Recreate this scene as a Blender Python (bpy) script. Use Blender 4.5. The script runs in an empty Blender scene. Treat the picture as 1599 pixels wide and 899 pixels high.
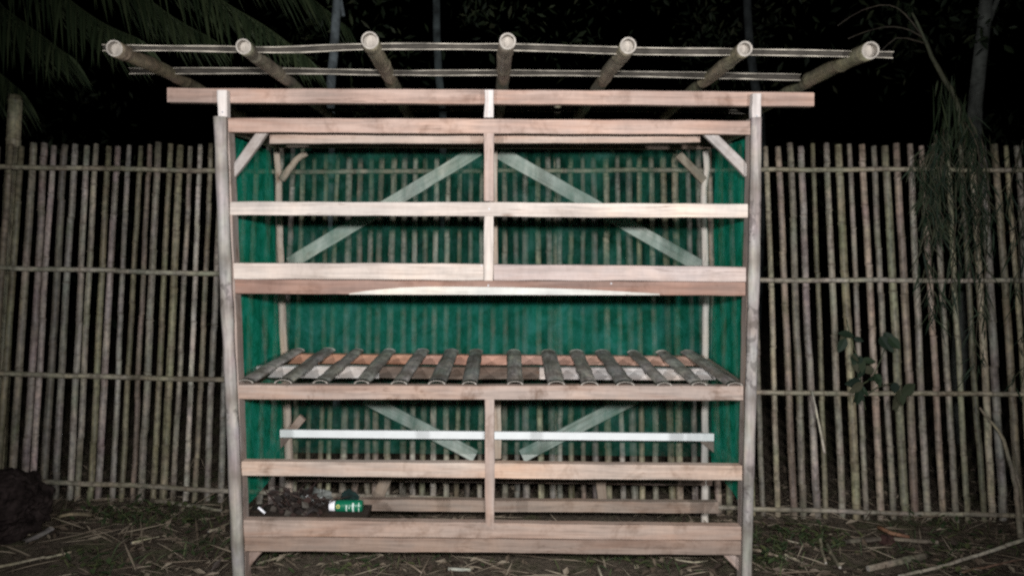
import bpy, bmesh, math, random
from mathutils import Vector, Matrix, Quaternion, noise as mnoise

random.seed(11)
scene = bpy.context.scene
COL = scene.collection

# ------------------------------------------------------------------ camera
F = 1150.0                     # focal length in photograph pixels (1599 wide)
CAMZ = 1.75
cam_loc = Vector((0, 0, CAMZ))
pitch = math.atan(110 / F); roll = 0.0058
fwd = Vector((0, math.cos(pitch), -math.sin(pitch)))
up0 = Vector((0, math.sin(pitch), math.cos(pitch)))
rgt = Vector((1, 0, 0)) * math.cos(roll) + up0 * math.sin(roll)
upv = -Vector((1, 0, 0)) * math.sin(roll) + up0 * math.cos(roll)
cd = bpy.data.cameras.new('camera'); cam = bpy.data.objects.new('camera', cd); COL.objects.link(cam)
cd.sensor_width = 36.0; cd.lens = 36.0 * F / 1599.0; cd.clip_start = 0.05; cd.clip_end = 400
M = Matrix((rgt, upv, -fwd)).transposed().to_4x4(); M.translation = cam_loc
cam.matrix_world = M
scene.camera = cam

# ------------------------------------------------------------------ night sky
w = bpy.data.worlds.new('World'); scene.world = w; w.use_nodes = True
nt = w.node_tree; bg = nt.nodes['Background']
sky = nt.nodes.new('ShaderNodeTexSky'); sky.sky_type = 'NISHITA'; sky.sun_disc = False
sky.sun_elevation = math.radians(-7); sky.sun_rotation = math.radians(200)
nt.links.new(sky.outputs[0], bg.inputs[0]); bg.inputs[1].default_value = 0.05

# ------------------------------------------------------------------ the photographer's torch and the two lamps behind that light the yard
def lamp(name, loc, aim, watts, size=94):
    ld = bpy.data.lights.new(name, 'SPOT'); o = bpy.data.objects.new(name, ld); COL.objects.link(o)
    ld.energy = watts; ld.spot_size = math.radians(size); ld.spot_blend = 1.0
    ld.shadow_soft_size = 0.06; ld.color = (0.985, 0.985, 1.0)
    o.location = loc
    o.rotation_euler = (Vector(aim) - Vector(loc)).to_track_quat('-Z', 'Y').to_euler()
lamp('hand_torch', (0.05, -0.12, 2.02), (0.0, 3.6, 1.50), 455)
lamp('yard_lamp_a', (-1.35, -0.35, 2.02), (-0.12, 3.6, 1.50), 300)
lamp('yard_lamp_b', (1.95, -0.35, 2.02), (0.12, 3.6, 1.50), 365)

vs = scene.view_settings
scene.display_settings.display_device = 'sRGB'
vs.view_transform = 'Standard'; vs.look = 'None'; vs.exposure = 0; vs.gamma = 1; vs.use_curve_mapping = False
scene.cycles.filter_width = 2.35; scene.cycles.use_denoising = False; scene.cycles.sample_clamp_direct = 4.0; scene.cycles.sample_clamp_indirect = 2.0
scene.cycles.max_bounces = 6; scene.cycles.transparent_max_bounces = 16

# ------------------------------------------------------------------ pixel to place
def ray(px, py):
    return fwd + rgt * ((px - 799.5) / F) - upv * ((py - 449.5) / F)
def at(px, py, Y):
    d = ray(px, py); return cam_loc + d * (Y / d.y)
def at_z(px, py, z=0.0):
    d = ray(px, py); return cam_loc + d * ((z - CAMZ) / d.z)
FY0, FSX, FLEAN = 4.32, -0.04, 0.176          # the fence's leaning plane: Y = FY0 + FSX*X + FLEAN*Z
def at_f(px, py, off=0.0):
    d = ray(px, py)
    t = (FY0 + off + FLEAN * CAMZ) / (d.y - FSX * d.x - FLEAN * d.z)
    return cam_loc + d * t
def ground_z(x, y):
    v = Vector((x * 0.9, y * 0.9, 3.1))
    h = 0.045 * mnoise.noise(v) + 0.02 * mnoise.noise(v * 3.3) + 0.008 * mnoise.noise(v * 11)
    return h - 0.005
def at_g(px, py, dz=0.0):
    p = at_z(px, py, 0.0)
    for _ in range(6):
        p = at_z(px, py, ground_z(p.x, p.y) + dz)
    return p

# ------------------------------------------------------------------ materials
MATS = {}
def new_mat(name):
    m = bpy.data.materials.new(name); m.use_nodes = True; MATS[name] = m
    t = m.node_tree
    return m, t.nodes, t.links, t.nodes['Principled BSDF']
def N(nodes, typ, **kw):
    n = nodes.new(typ)
    for k, v in kw.items(): setattr(n, k, v)
    return n
def ramp(nodes, pts):
    r = nodes.new('ShaderNodeValToRGB'); e = r.color_ramp.elements
    e[0].position, e[0].color = pts[0][0], pts[0][1]
    e[1].position, e[1].color = pts[-1][0], pts[-1][1]
    for p, c in pts[1:-1]:
        x = e.new(p); x.color = c
    return r
def G(v): return (v, v, v, 1)
def grain_coord(nodes, links, scale):
    a = N(nodes, 'ShaderNodeAttribute', attribute_name='gc')
    oi = N(nodes, 'ShaderNodeObjectInfo')
    ml = N(nodes, 'ShaderNodeMath', operation='MULTIPLY'); ml.inputs[1].default_value = 37.0
    links.new(oi.outputs['Random'], ml.inputs[0])
    ad = N(nodes, 'ShaderNodeVectorMath', operation='ADD')
    links.new(a.outputs['Vector'], ad.inputs[0]); links.new(ml.outputs[0], ad.inputs[1])
    mp = N(nodes, 'ShaderNodeMapping'); mp.inputs['Scale'].default_value = scale
    links.new(ad.outputs[0], mp.inputs['Vector'])
    return ad, mp, oi
def mixc(nodes, links, blend, fac, a, b):
    m = N(nodes, 'ShaderNodeMix', data_type='RGBA', blend_type=blend)
    for sock, v in ((m.inputs[0], fac), (m.inputs[6], a), (m.inputs[7], b)):
        if hasattr(v, 'is_output'): links.new(v, sock)
        else: sock.default_value = v
    return m.outputs[2]
def noise(nodes, links, vec, scale, detail=4, rough=0.55, dist=0.0):
    n = N(nodes, 'ShaderNodeTexNoise'); n.inputs['Scale'].default_value = scale
    n.inputs['Detail'].default_value = detail; n.inputs['Roughness'].default_value = rough
    n.inputs['Distortion'].default_value = dist
    links.new(vec, n.inputs['Vector']); return n

def wood_mat(name, stain=0.55, pink=0.35):
    m, nd, lk, b = new_mat(name)
    raw, mp, oi = grain_coord(nd, lk, (3.0, 55, 55))
    g = noise(nd, lk, mp.outputs[0], 1.0, 6, 0.6, 0.6)
    gr = ramp(nd, [(0.30, G(0.68)), (0.52, G(0.97)), (0.75, G(1.12))]); lk.new(g.outputs[0], gr.inputs[0])
    c = mixc(nd, lk, 'MULTIPLY', 1.0, oi.outputs['Color'], gr.outputs[0])
    # broad pink/brown heartwood streaks
    mp2 = N(nd, 'ShaderNodeMapping'); mp2.inputs['Scale'].default_value = (1.3, 11, 11); lk.new(raw.outputs[0], mp2.inputs[0])
    h = noise(nd, lk, mp2.outputs[0], 1.0, 4, 0.6, 0.8)
    hr = ramp(nd, [(0.42, G(0.0)), (0.68, G(1.0))]); lk.new(h.outputs[0], hr.inputs[0])
    hm = N(nd, 'ShaderNodeMath', operation='MULTIPLY'); hm.inputs[1].default_value = pink; lk.new(hr.outputs[0], hm.inputs[0])
    tint = mixc(nd, lk, 'MULTIPLY', 1.0, c, (0.82, 0.63, 0.53, 1))
    c = mixc(nd, lk, 'MIX', hm.outputs[0], c, tint)
    gy = noise(nd, lk, raw.outputs[0], 2.3, 4, 0.6)
    gyr = ramp(nd, [(0.36, (0.80, 0.82, 0.84, 1)), (0.52, G(1.0)), (0.68, (1.16, 1.08, 1.0, 1))]); lk.new(gy.outputs[0], gyr.inputs[0])
    c = mixc(nd, lk, 'MULTIPLY', 0.9, c, gyr.outputs[0])
    # saw marks across the board
    mps = N(nd, 'ShaderNodeMapping'); mps.inputs['Scale'].default_value = (60, 22, 22); lk.new(raw.outputs[0], mps.inputs[0])
    sw = noise(nd, lk, mps.outputs[0], 1.0, 2, 0.5)
    swr = ramp(nd, [(0.35, G(0.82)), (0.65, G(1.10))]); lk.new(sw.outputs[0], swr.inputs[0])
    c = mixc(nd, lk, 'MULTIPLY', 0.22, c, swr.outputs[0])
    # dirt and water stains
    s = noise(nd, lk, raw.outputs[0], 7.0, 5, 0.7, 0.3)
    sr = ramp(nd, [(0.53, G(0.0)), (0.70, G(1.0))]); lk.new(s.outputs[0], sr.inputs[0])
    sm = N(nd, 'ShaderNodeMath', operation='MULTIPLY'); sm.inputs[1].default_value = stain; lk.new(sr.outputs[0], sm.inputs[0])
    dirt = mixc(nd, lk, 'MULTIPLY', 1.0, c, (0.42, 0.34, 0.28, 1))
    c = mixc(nd, lk, 'MIX', sm.outputs[0], c, dirt)
    # drying cracks along the grain
    mpc = N(nd, 'ShaderNodeMapping'); mpc.inputs['Scale'].default_value = (1.6, 42, 42); lk.new(raw.outputs[0], mpc.inputs[0])
    ck = noise(nd, lk, mpc.outputs[0], 1.0, 3, 0.5, 0.3)
    ckr = ramp(nd, [(0.645, G(0.0)), (0.66, G(0.55)), (0.675, G(0.0))]); lk.new(ck.outputs[0], ckr.inputs[0])
    c = mixc(nd, lk, 'MIX', ckr.outputs[0], c, (0.10, 0.055, 0.035, 1))
    # sparse knots
    mp3 = N(nd, 'ShaderNodeMapping'); mp3.inputs['Scale'].default_value = (2.2, 7, 7); lk.new(raw.outputs[0], mp3.inputs[0])
    vo = N(nd, 'ShaderNodeTexVoronoi'); vo.inputs['Scale'].default_value = 1.0; lk.new(mp3.outputs[0], vo.inputs['Vector'])
    kr = ramp(nd, [(0.03, G(0.7)), (0.09, G(0.0))]); lk.new(vo.outputs['Distance'], kr.inputs[0])
    c = mixc(nd, lk, 'MIX', kr.outputs[0], c, (0.14, 0.075, 0.045, 1))
    lk.new(c, b.inputs['Base Color'])
    b.inputs['Roughness'].default_value = 0.78; b.inputs['Specular IOR Level'].default_value = 0.25
    bp = N(nd, 'ShaderNodeBump'); bp.inputs['Strength'].default_value = 0.35; bp.inputs['Distance'].default_value = 0.003
    lk.new(g.outputs[0], bp.inputs['Height']); lk.new(bp.outputs[0], b.inputs['Normal'])
    return m

def bamboo_mat(name, rough=0.55, moss=0.35, spot=0.6, smudges=None, blotch=0.8):
    m, nd, lk, b = new_mat(name)
    raw, mp, oi = grain_coord(nd, lk, (4.0, 70, 70))
    g = noise(nd, lk, mp.outputs[0], 1.0, 5, 0.6)
    gr = ramp(nd, [(0.28, G(0.62)), (0.5, G(0.95)), (0.78, G(1.22))]); lk.new(g.outputs[0], gr.inputs[0])
    c = mixc(nd, lk, 'MULTIPLY', 1.0, oi.outputs['Color'], gr.outputs[0])
    # weathering in long patches
    mp2 = N(nd, 'ShaderNodeMapping'); mp2.inputs['Scale'].default_value = (3.2, 14, 14); lk.new(raw.outputs[0], mp2.inputs[0])
    h = noise(nd, lk, mp2.outputs[0], 1.0, 5, 0.65)
    hr = ramp(nd, [(0.38, (0.42, 0.38, 0.34, 1)), (0.54, G(1.0)), (0.70, (1.42, 1.36, 1.26, 1))]); lk.new(h.outputs[0], hr.inputs[0])
    c = mixc(nd, lk, 'MULTIPLY', spot, c, hr.outputs[0])
    bl = noise(nd, lk, raw.outputs[0], 26.0, 4, 0.7)
    blr = ramp(nd, [(0.36, (0.52, 0.50, 0.48, 1)), (0.50, G(1.0)), (0.64, (1.40, 1.36, 1.30, 1))]); lk.new(bl.outputs[0], blr.inputs[0])
    c = mixc(nd, lk, 'MULTIPLY', blotch, c, blr.outputs[0])
    ms = noise(nd, lk, raw.outputs[0], 5.5, 4, 0.6)
    mr = ramp(nd, [(0.55, G(0.0)), (0.72, G(1.0))]); lk.new(ms.outputs[0], mr.inputs[0])
    mm = N(nd, 'ShaderNodeMath', operation='MULTIPLY'); mm.inputs[1].default_value = moss; lk.new(mr.outputs[0], mm.inputs[0])
    c = mixc(nd, lk, 'MIX', mm.outputs[0], c, (0.10, 0.12, 0.055, 1))
    mp4 = N(nd, 'ShaderNodeMapping'); mp4.inputs['Scale'].default_value = (5.0, 9, 9); lk.new(raw.outputs[0], mp4.inputs[0])
    hn = noise(nd, lk, mp4.outputs[0], 1.0, 3, 0.6)
    hs = N(nd, 'ShaderNodeMix', data_type='RGBA', blend_type='OVERLAY'); hs.inputs[0].default_value = 0.17; hs.clamp_result = True; hs.clamp_factor = True
    lk.new(c, hs.inputs[6]); lk.new(hn.outputs['Color'], hs.inputs[7]); c = hs.outputs[2]
    if smudges:                                       # rows of dark smudges between the given distances from the top
        sx = N(nd, 'ShaderNodeAttribute', attribute_name='gc'); xyz = N(nd, 'ShaderNodeSeparateXYZ'); lk.new(sx.outputs['Vector'], xyz.inputs[0])
        rr_ = ramp(nd, [(0.0, G(0.0))] + [(v / 2.4, G(b)) for lo, hi in smudges for v, b in ((lo - .02, 0.0), (lo, 1.0), (hi, 1.0), (hi + .02, 0.0))] + [(1.0, G(0.0))])
        dv = N(nd, 'ShaderNodeMath', operation='DIVIDE'); dv.inputs[1].default_value = 2.4; lk.new(xyz.outputs[0], dv.inputs[0]); lk.new(dv.outputs[0], rr_.inputs[0])
        mk = N(nd, 'ShaderNodeMapping'); mk.inputs['Scale'].default_value = (26, 30, 30); lk.new(raw.outputs[0], mk.inputs[0])
        kn = noise(nd, lk, mk.outputs[0], 1.0, 3, 0.6, 0.4)
        kr_ = ramp(nd, [(0.50, G(0.0)), (0.60, G(1.0))]); lk.new(kn.outputs[0], kr_.inputs[0])
        km = N(nd, 'ShaderNodeMath', operation='MULTIPLY'); lk.new(kr_.outputs[0], km.inputs[0]); lk.new(rr_.outputs[0], km.inputs[1])
        k2 = N(nd, 'ShaderNodeMath', operation='MULTIPLY'); k2.inputs[1].default_value = 0.6; lk.new(km.outputs[0], k2.inputs[0])
        c = mixc(nd, lk, 'MIX', k2.outputs[0], c, (0.07, 0.06, 0.055, 1))
    # joints of the culm
    na = N(nd, 'ShaderNodeAttribute', attribute_name='node')
    nm = N(nd, 'ShaderNodeMath', operation='MULTIPLY'); nm.inputs[1].default_value = 0.62; lk.new(na.outputs['Fac'], nm.inputs[0])
    c = mixc(nd, lk, 'MIX', nm.outputs[0], c, (0.085, 0.065, 0.045, 1))
    lk.new(c, b.inputs['Base Color'])
    b.inputs['Roughness'].default_value = rough; b.inputs['Specular IOR Level'].default_value = 0.3
    bp = N(nd, 'ShaderNodeBump'); bp.inputs['Strength'].default_value = 0.3; bp.inputs['Distance'].default_value = 0.002
    lk.new(g.outputs[0], bp.inputs['Height']); lk.new(bp.outputs[0], b.inputs['Normal'])
    return m

def plain_mat(name, col, rough=0.7, var=0.25, scale=9.0, spec=0.3, objcol=False):
    m, nd, lk, b = new_mat(name)
    tc = N(nd, 'ShaderNodeTexCoord')
    n = noise(nd, lk, tc.outputs['Object'], scale, 5, 0.6)
    r = ramp(nd, [(0.3, G(1 - var)), (0.7, G(1 + var))]); lk.new(n.outputs[0], r.inputs[0])
    if objcol:
        oi = N(nd, 'ShaderNodeObjectInfo'); base = oi.outputs['Color']
    else: base = (*col, 1)
    c = mixc(nd, lk, 'MULTIPLY', 1.0, base, r.outputs[0])
    lk.new(c, b.inputs['Base Color']); b.inputs['Roughness'].default_value = rough
    b.inputs['Specular IOR Level'].default_value = spec
    bp = N(nd, 'ShaderNodeBump'); bp.inputs['Strength'].default_value = 0.3; bp.inputs['Distance'].default_value = 0.01
    lk.new(n.outputs[0], bp.inputs['Height']); lk.new(bp.outputs[0], b.inputs['Normal'])
    return m

def leaf_mat(name, cols, trans=0.25):
    m, nd, lk, b = new_mat(name)
    ca = N(nd, 'ShaderNodeAttribute', attribute_name='tint')
    r = ramp(nd, [(i / (len(cols) - 1), (*c, 1)) for i, c in enumerate(cols)]); lk.new(ca.outputs['Fac'], r.inputs[0])
    lk.new(r.outputs[0], b.inputs['Base Color']); b.inputs['Roughness'].default_value = 0.6
    b.inputs['Specular IOR Level'].default_value = 0.25
    tr = N(nd, 'ShaderNodeBsdfTranslucent'); lk.new(r.outputs[0], tr.inputs[0])
    mx = N(nd, 'ShaderNodeMixShader'); mx.inputs[0].default_value = trans
    lk.new(b.outputs[0], mx.inputs[1]); lk.new(tr.outputs[0], mx.inputs[2])
    lk.new(mx.outputs[0], nd['Material Output'].inputs[0])
    return m

def net_mat(name, col, cover):
    m, nd, lk, b = new_mat(name)
    tc = N(nd, 'ShaderNodeTexCoord')
    mp = N(nd, 'ShaderNodeMapping'); mp.inputs['Scale'].default_value = (1.0, 1.0, 0.35); lk.new(tc.outputs['Object'], mp.inputs[0])
    n = noise(nd, lk, mp.outputs[0], 8.0, 6, 0.7, 0.6)
    r = ramp(nd, [(0.32, G(max(0.05, cover - 0.22))), (0.68, G(min(1.0, cover + 0.22)))]); lk.new(n.outputs[0], r.inputs[0])
    n2 = noise(nd, lk, tc.outputs['Object'], 9.0, 6, 0.72, 0.6)
    r2 = ramp(nd, [(0.33, (col[0] * 0.4, col[1] * 0.55, col[2] * 0.42, 1)), (0.5, (*col, 1)), (0.67, (col[0] * 2.0 + 0.01, col[1] * 1.35, col[2] * 1.6, 1))]); lk.new(n2.outputs[0], r2.inputs[0])
    d = N(nd, 'ShaderNodeBsdfDiffuse'); lk.new(r2.outputs[0], d.inputs[0])
    tl = N(nd, 'ShaderNodeBsdfTranslucent'); lk.new(r2.outputs[0], tl.inputs[0])
    th = N(nd, 'ShaderNodeMixShader'); th.inputs[0].default_value = 0.25
    lk.new(d.outputs[0], th.inputs[1]); lk.new(tl.outputs[0], th.inputs[2])
    tp = N(nd, 'ShaderNodeBsdfTransparent')
    mx = N(nd, 'ShaderNodeMixShader'); lk.new(r.outputs[0], mx.inputs[0])
    lk.new(tp.outputs[0], mx.inputs[1]); lk.new(th.outputs[0], mx.inputs[2])
    nd.remove(b); lk.new(mx.outputs[0], nd['Material Output'].inputs[0])
    return m

WOOD = wood_mat('sawn_timber', stain=0.6, pink=0.6); WOOD_OLD = wood_mat('stained_timber', stain=0.95, pink=0.7); WOOD_CLEAN = wood_mat('pale_sapwood', stain=0.22, pink=0.28)
BAMBOO = bamboo_mat('weathered_bamboo'); BAMBOO_CUT = plain_mat('bamboo_cut_end', (0.33, 0.30, 0.26), 0.7, 0.2, 40)
BAMBOO_IN = plain_mat('bamboo_inside', (0.16, 0.125, 0.09), 0.8, 0.3, 30)
SPLIT = bamboo_mat('split_bamboo_strip', 0.6, moss=0.12, spot=0.55)
WHITE = plain_mat('white_painted_batten', (0.78, 0.80, 0.79), 0.5, 0.05, 12)
NET = net_mat('green_shade_net', (0.020, 0.128, 0.086), 0.28)
NET_BAND = net_mat('green_shade_net_double', (0.012, 0.158, 0.108), 0.46)
NET_SIDE = net_mat('green_shade_net_side', (0.012, 0.300, 0.185), 0.82)
NAIL = plain_mat('nail_steel', (0.35, 0.35, 0.36), 0.35, 0.1, 50, 0.6)

# ------------------------------------------------------------------ mesh helpers
def link(name, me, mat, parent=None, color=None, loc=None):
    o = bpy.data.objects.new(name, me); COL.objects.link(o)
    for mm in (mat if isinstance(mat, (list, tuple)) else [mat]):
        me.materials.append(mm)
    if color: o.color = (*color, 1)
    if parent: o.parent = parent
    if loc is not None: o.location = loc
    return o
def tag(o, label=None, cat=None, group=None, kind=None):
    if label: o['label'] = label
    if cat: o['category'] = cat
    if group: o['group'] = group
    if kind: o['kind'] = kind
    return o
def thing(name, label, cat, loc, group=None):
    o = bpy.data.objects.new(name, None); COL.objects.link(o); o.location = loc
    o.empty_display_size = 0.1
    return tag(o, label, cat, group)
def child(o, parent):
    """parent o, keeping it where it was built"""
    o.parent = parent; o.matrix_parent_inverse = Matrix.Translation(-(parent_origin(parent)))
    return o
def parent_origin(p):
    return p.location.copy()                  # every object is built with its location in world space
def mesh(verts, faces, gc=None, node=None, tint=None, smooth=False, mats=None):
    me = bpy.data.meshes.new('m'); me.from_pydata([tuple(v) for v in verts], [], faces)
    if gc:
        a = me.attributes.new('gc', 'FLOAT_VECTOR', 'POINT')
        a.data.foreach_set('vector', [c for v in gc for c in v])
    if node:
        a = me.attributes.new('node', 'FLOAT', 'POINT'); a.data.foreach_set('value', node)
    if tint:
        a = me.attributes.new('tint', 'FLOAT', 'POINT'); a.data.foreach_set('value', tint)
    if mats: me.polygons.foreach_set('material_index', mats)
    if smooth: me.polygons.foreach_set('use_smooth', [True] * len(me.polygons))
    me.validate(); me.update()
    return me
_seed = [0]
def wob(n, amp, rng):
    """smooth random wobble along n stations"""
    ph = [rng.uniform(0, 6.28) for _ in range(4)]
    return [amp * (0.5 * math.sin(2.1 * i / n * 3.1 + ph[0]) + 0.3 * math.sin(5.3 * i / n * 3.1 + ph[1]) + 0.35 * math.sin(17 * i / n * 3.1 + ph[2])) + rng.uniform(-amp, amp) * 0.25 for i in range(n + 1)]

def board(name, A0, A1, B1, B0, depth, mat, parent, color, n=None, wobble=0.0021, cham=0.003, face=None):
    """A sawn stick: edge A runs A0->A1 and edge B runs B0->B1 along the length, both on the front face; depth = vector to the back."""
    _seed[0] += 1; rng = random.Random(_seed[0] * 7 + 3)
    A0, A1, B0, B1, depth = map(Vector, (A0, A1, B0, B1, depth))
    L = ((A1 + B1) - (A0 + B0)).length / 2
    if n is None: n = max(3, min(26, int(L / 0.09)))
    org = (A0 + B0 + A1 + B1) / 4 + depth / 2
    wa, wb, wd = wob(n, wobble, rng), wob(n, wobble, rng), wob(n, wobble * 0.8, rng)
    dd = depth.normalized(); dl = depth.length
    V, GC = [], []
    for i in range(n + 1):
        t = i / n
        a = A0.lerp(A1, t); b = B0.lerp(B1, t); e = (b - a); W = e.length; e.normalize()
        a = a + e * wa[i]; b = b + e * wb[i]
        W = (b - a).length; f = wd[i]; c = min(cham, W * 0.2, dl * 0.2)
        prof = [(c, 0), (W - c, 0), (W, c), (W, dl - c), (W - c, dl), (c, dl), (0, dl - c), (0, c)]
        for (u, v) in prof:
            V.append(a + e * u + dd * (v + (f if v < dl / 2 else 0)) - org); GC.append((t * L, u, v))
    Fs = []
    for i in range(n):
        for k in range(8):
            Fs.append((i * 8 + k, i * 8 + (k + 1) % 8, (i + 1) * 8 + (k + 1) % 8, (i + 1) * 8 + k))
    Fs.append(tuple(range(7, -1, -1))); Fs.append(tuple(n * 8 + k for k in range(8)))
    me = mesh(V, Fs, GC)
    bm = bmesh.new(); bm.from_mesh(me); bmesh.ops.recalc_face_normals(bm, faces=bm.faces); bm.to_mesh(me); bm.free()
    o = link(name, me, mat, color=color, loc=org)
    if parent: child(o, parent)
    return o
def hboard(name, xl, xr, yl, yr, hl, hr, Y, th, mat, parent, color, **kw):
    """horizontal stick: top edge from (xl,yl) to (xr,yr), hl/hr pixels tall, front face at depth Y"""
    return board(name, at(xl, yl, Y), at(xr, yr, Y), at(xr, yr + hr, Y), at(xl, yl + hl, Y), (0, th, 0), mat, parent, color, **kw)
def strip(name, p0, p1, wpx, Y, th, mat, parent, color, **kw):
    """stick whose centre line runs between two pixels at depth Y"""
    d = Vector((p1[0] - p0[0], p1[1] - p0[1])); d.normalize(); q = Vector((-d.y, d.x)) * (wpx / 2)
    a = lambda p, s: at(p[0] + q.x * s, p[1] + q.y * s, Y)
    return board(name, a(p0, 1), a(p1, 1), a(p1, -1), a(p0, -1), (0, th, 0), mat, parent, color, **kw)

def frames(P):
    n = len(P); T = []
    for i in range(n):
        t = (P[min(i + 1, n - 1)] - P[max(i - 1, 0)]).normalized(); T.append(t)
    ref = Vector((0, 0, 1)) if abs(T[0].z) < 0.9 else Vector((1, 0, 0))
    u = T[0].cross(ref).normalized(); out = []
    for t in T:
        u = (u - t * u.dot(t)).normalized(); out.append((t, u, t.cross(u)))
    return out
def resample(P, n):
    P = [Vector(p) for p in P]; d = [0]
    for a, b in zip(P, P[1:]): d.append(d[-1] + (b - a).length)
    out = []
    for i in range(n + 1):
        s = d[-1] * i / n; k = 0
        while k < len(P) - 2 and d[k + 1] < s: k += 1
        t = (s - d[k]) / max(1e-9, d[k + 1] - d[k])
        p0 = P[max(k - 1, 0)]; p1 = P[k]; p2 = P[k + 1]; p3 = P[min(k + 2, len(P) - 1)]
        if len(P) > 2:
            q = 0.5 * ((2 * p1) + (p2 - p0) * t + (2 * p0 - 5 * p1 + 4 * p2 - p3) * t * t + (3 * p1 - p0 - 3 * p2 + p3) * t ** 3)
        else: q = p1.lerp(p2, t)
        out.append(q)
    return out, d[-1]

def culm(name, P, r0, r1, mat, parent, color, sides=8, nodes=0.3, seg=0.11, crook=0.004, hollow=0.0, bulge=1.10, cap_mats=None, knob=True):
    """A round bamboo culm or stick along P, with joints every `nodes` metres; hollow > 0 gives an open end with a wall and a diaphragm."""
    _seed[0] += 1; rng = random.Random(_seed[0] * 13 + 1)
    Q, L = resample(P, max(2, int(sum((Vector(b) - Vector(a)).length for a, b in zip(P, P[1:])) / seg)))
    stations = []                                      # (s, radius factor, node flag)
    m = len(Q) - 1
    for i in range(m + 1): stations.append((i / m * L, 1.0, 0.0))
    if nodes:
        s = rng.uniform(0.3, 1.0) * nodes
        while s < L - 0.03:
            stations += [(s - 0.010, 1.0, 0.0), (s - 0.003, bulge, 0.25), (s + 0.003, bulge * 0.97, 1.0), (s + 0.011, 0.99, 0.0)]
            s += nodes * rng.uniform(0.82, 1.2)
    stations = sorted(x for x in stations if 0 <= x[0] <= L)
    st = [stations[0]]
    for x in stations[1:]:
        if x[0] - st[-1][0] > 0.0022: st.append(x)
    def pos(s):
        f = s / L * m; k = min(int(f), m - 1); return Q[k].lerp(Q[k + 1], f - k)
    wx, wy = wob(len(st), crook, rng), wob(len(st), crook, rng)
    C = [pos(x[0]) for x in st]; fr = frames(C); org = C[0].copy()
    V, GC, ND, Fs, MI = [], [], [], [], []
    for i, (s, rf, nf) in enumerate(st):
        t, u, v = fr[i]; c = C[i] + u * wx[i] + v * wy[i]; r = (r0 + (r1 - r0) * s / L) * rf
        for k in range(sides):
            a = 2 * math.pi * k / sides
            V.append(c + (u * math.cos(a) + v * math.sin(a)) * r - org); GC.append((s, r * math.cos(a), r * math.sin(a))); ND.append(nf)
    n = len(st)
    for i in range(n - 1):
        for k in range(sides):
            Fs.append((i * sides + k, i * sides + (k + 1) % sides, (i + 1) * sides + (k + 1) % sides, (i + 1) * sides + k)); MI.append(0)
    Fs.append(tuple((n - 1) * sides + k for k in range(sides))); MI.append(1)
    if hollow:
        t, u, v = fr[0]; c = C[0] + u * wx[0] + v * wy[0]
        b0 = len(V)
        for dep in (0.0, 0.028):
            for k in range(sides):
                a = 2 * math.pi * k / sides
                V.append(c + t * dep + (u * math.cos(a) + v * math.sin(a)) * (r0 - hollow) - org); GC.append((dep, 0, 0)); ND.append(0)
        for k in range(sides):
            k2 = (k + 1) % sides
            Fs.append((k2, k, b0 + k, b0 + k2)); MI.append(1)
            Fs.append((b0 + k2, b0 + k, b0 + sides + k, b0 + sides + k2)); MI.append(2)
        Fs.append(tuple(b0 + sides + k for k in range(sides - 1, -1, -1))); MI.append(2)
    else:
        Fs.append(tuple(range(sides - 1, -1, -1))); MI.append(1)
    me = mesh(V, Fs, GC, ND, mats=MI)
    me.polygons.foreach_set('use_smooth', [x == 0 for x in MI])
    cm = cap_mats or [BAMBOO_CUT, BAMBOO_IN]
    o = link(name, me, [mat] + cm, color=color, loc=org)
    if parent: child(o, parent)
    return o

def half_culm(name, P, r, mat, parent, color, open_dir, wall=0.004, nodes=0.33, sides=7, mats=None, seg=0.12, flat=1.0, wave=0.0022):
    """A split bamboo: half a culm with thickness, its hollow side turned towards open_dir."""
    _seed[0] += 1; rng = random.Random(_seed[0] * 17 + 5)
    Q, L = resample(P, max(2, int(sum((Vector(b) - Vector(a)).length for a, b in zip(P, P[1:])) / seg)))
    n = len(Q); org = Q[0].copy(); od = Vector(open_dir).normalized()
    wx = wob(n, wave, rng); wr = wob(n, wave * 40, rng)
    V, GC, ND, Fs, MI = [], [], [], [], []
    nxt = rng.uniform(0.2, 1) * nodes; S = 2 * (sides + 1)
    for i in range(n):
        t = (Q[min(i + 1, n - 1)] - Q[max(i - 1, 0)]).normalized()
        o_ = (od - t * od.dot(t)).normalized(); sd = t.cross(o_)
        s = L * i / (n - 1); nf = 0.0
        if s > nxt: nf = 1.0; nxt += nodes * rng.uniform(0.8, 1.2)
        c = Q[i] + o_ * wx[i]
        for rr in (r * (1 + 0.06 * nf + wr[i] * 0.9), r * (1 + wr[i] * 0.9) - wall - 0.35 * wall * nf):
            for k in range(sides + 1):
                a = math.pi * k / sides
                V.append(c + (sd * math.cos(a) - o_ * math.sin(a) * flat) * rr - org); GC.append((s, rr * math.cos(a), rr * math.sin(a))); ND.append(nf * 0.8)
    h = sides + 1
    for i in range(n - 1):
        a, b = i * S, (i + 1) * S
        for k in range(sides):
            Fs.append((a + k, a + k + 1, b + k + 1, b + k)); MI.append(0)
            Fs.append((a + h + k + 1, a + h + k, b + h + k, b + h + k + 1)); MI.append(2)
        Fs.append((a + h, a, b, b + h)); MI.append(1)
        Fs.append((a + sides, a + h + sides, b + h + sides, b + sides)); MI.append(1)
    for base, rev in ((0, True), ((n - 1) * S, False)):
        for k in range(sides):
            q = (base + k, base + k + 1, base + h + k + 1, base + h + k)
            Fs.append(q if rev else q[::-1]); MI.append(1)
    me = mesh(V, Fs, GC, ND, mats=MI)
    me.polygons.foreach_set('use_smooth', [x != 1 for x in MI])
    o = link(name, me, mats or [mat, BAMBOO_CUT, BAMBOO_IN], color=color, loc=org)
    if parent: child(o, parent)
    return o

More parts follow.
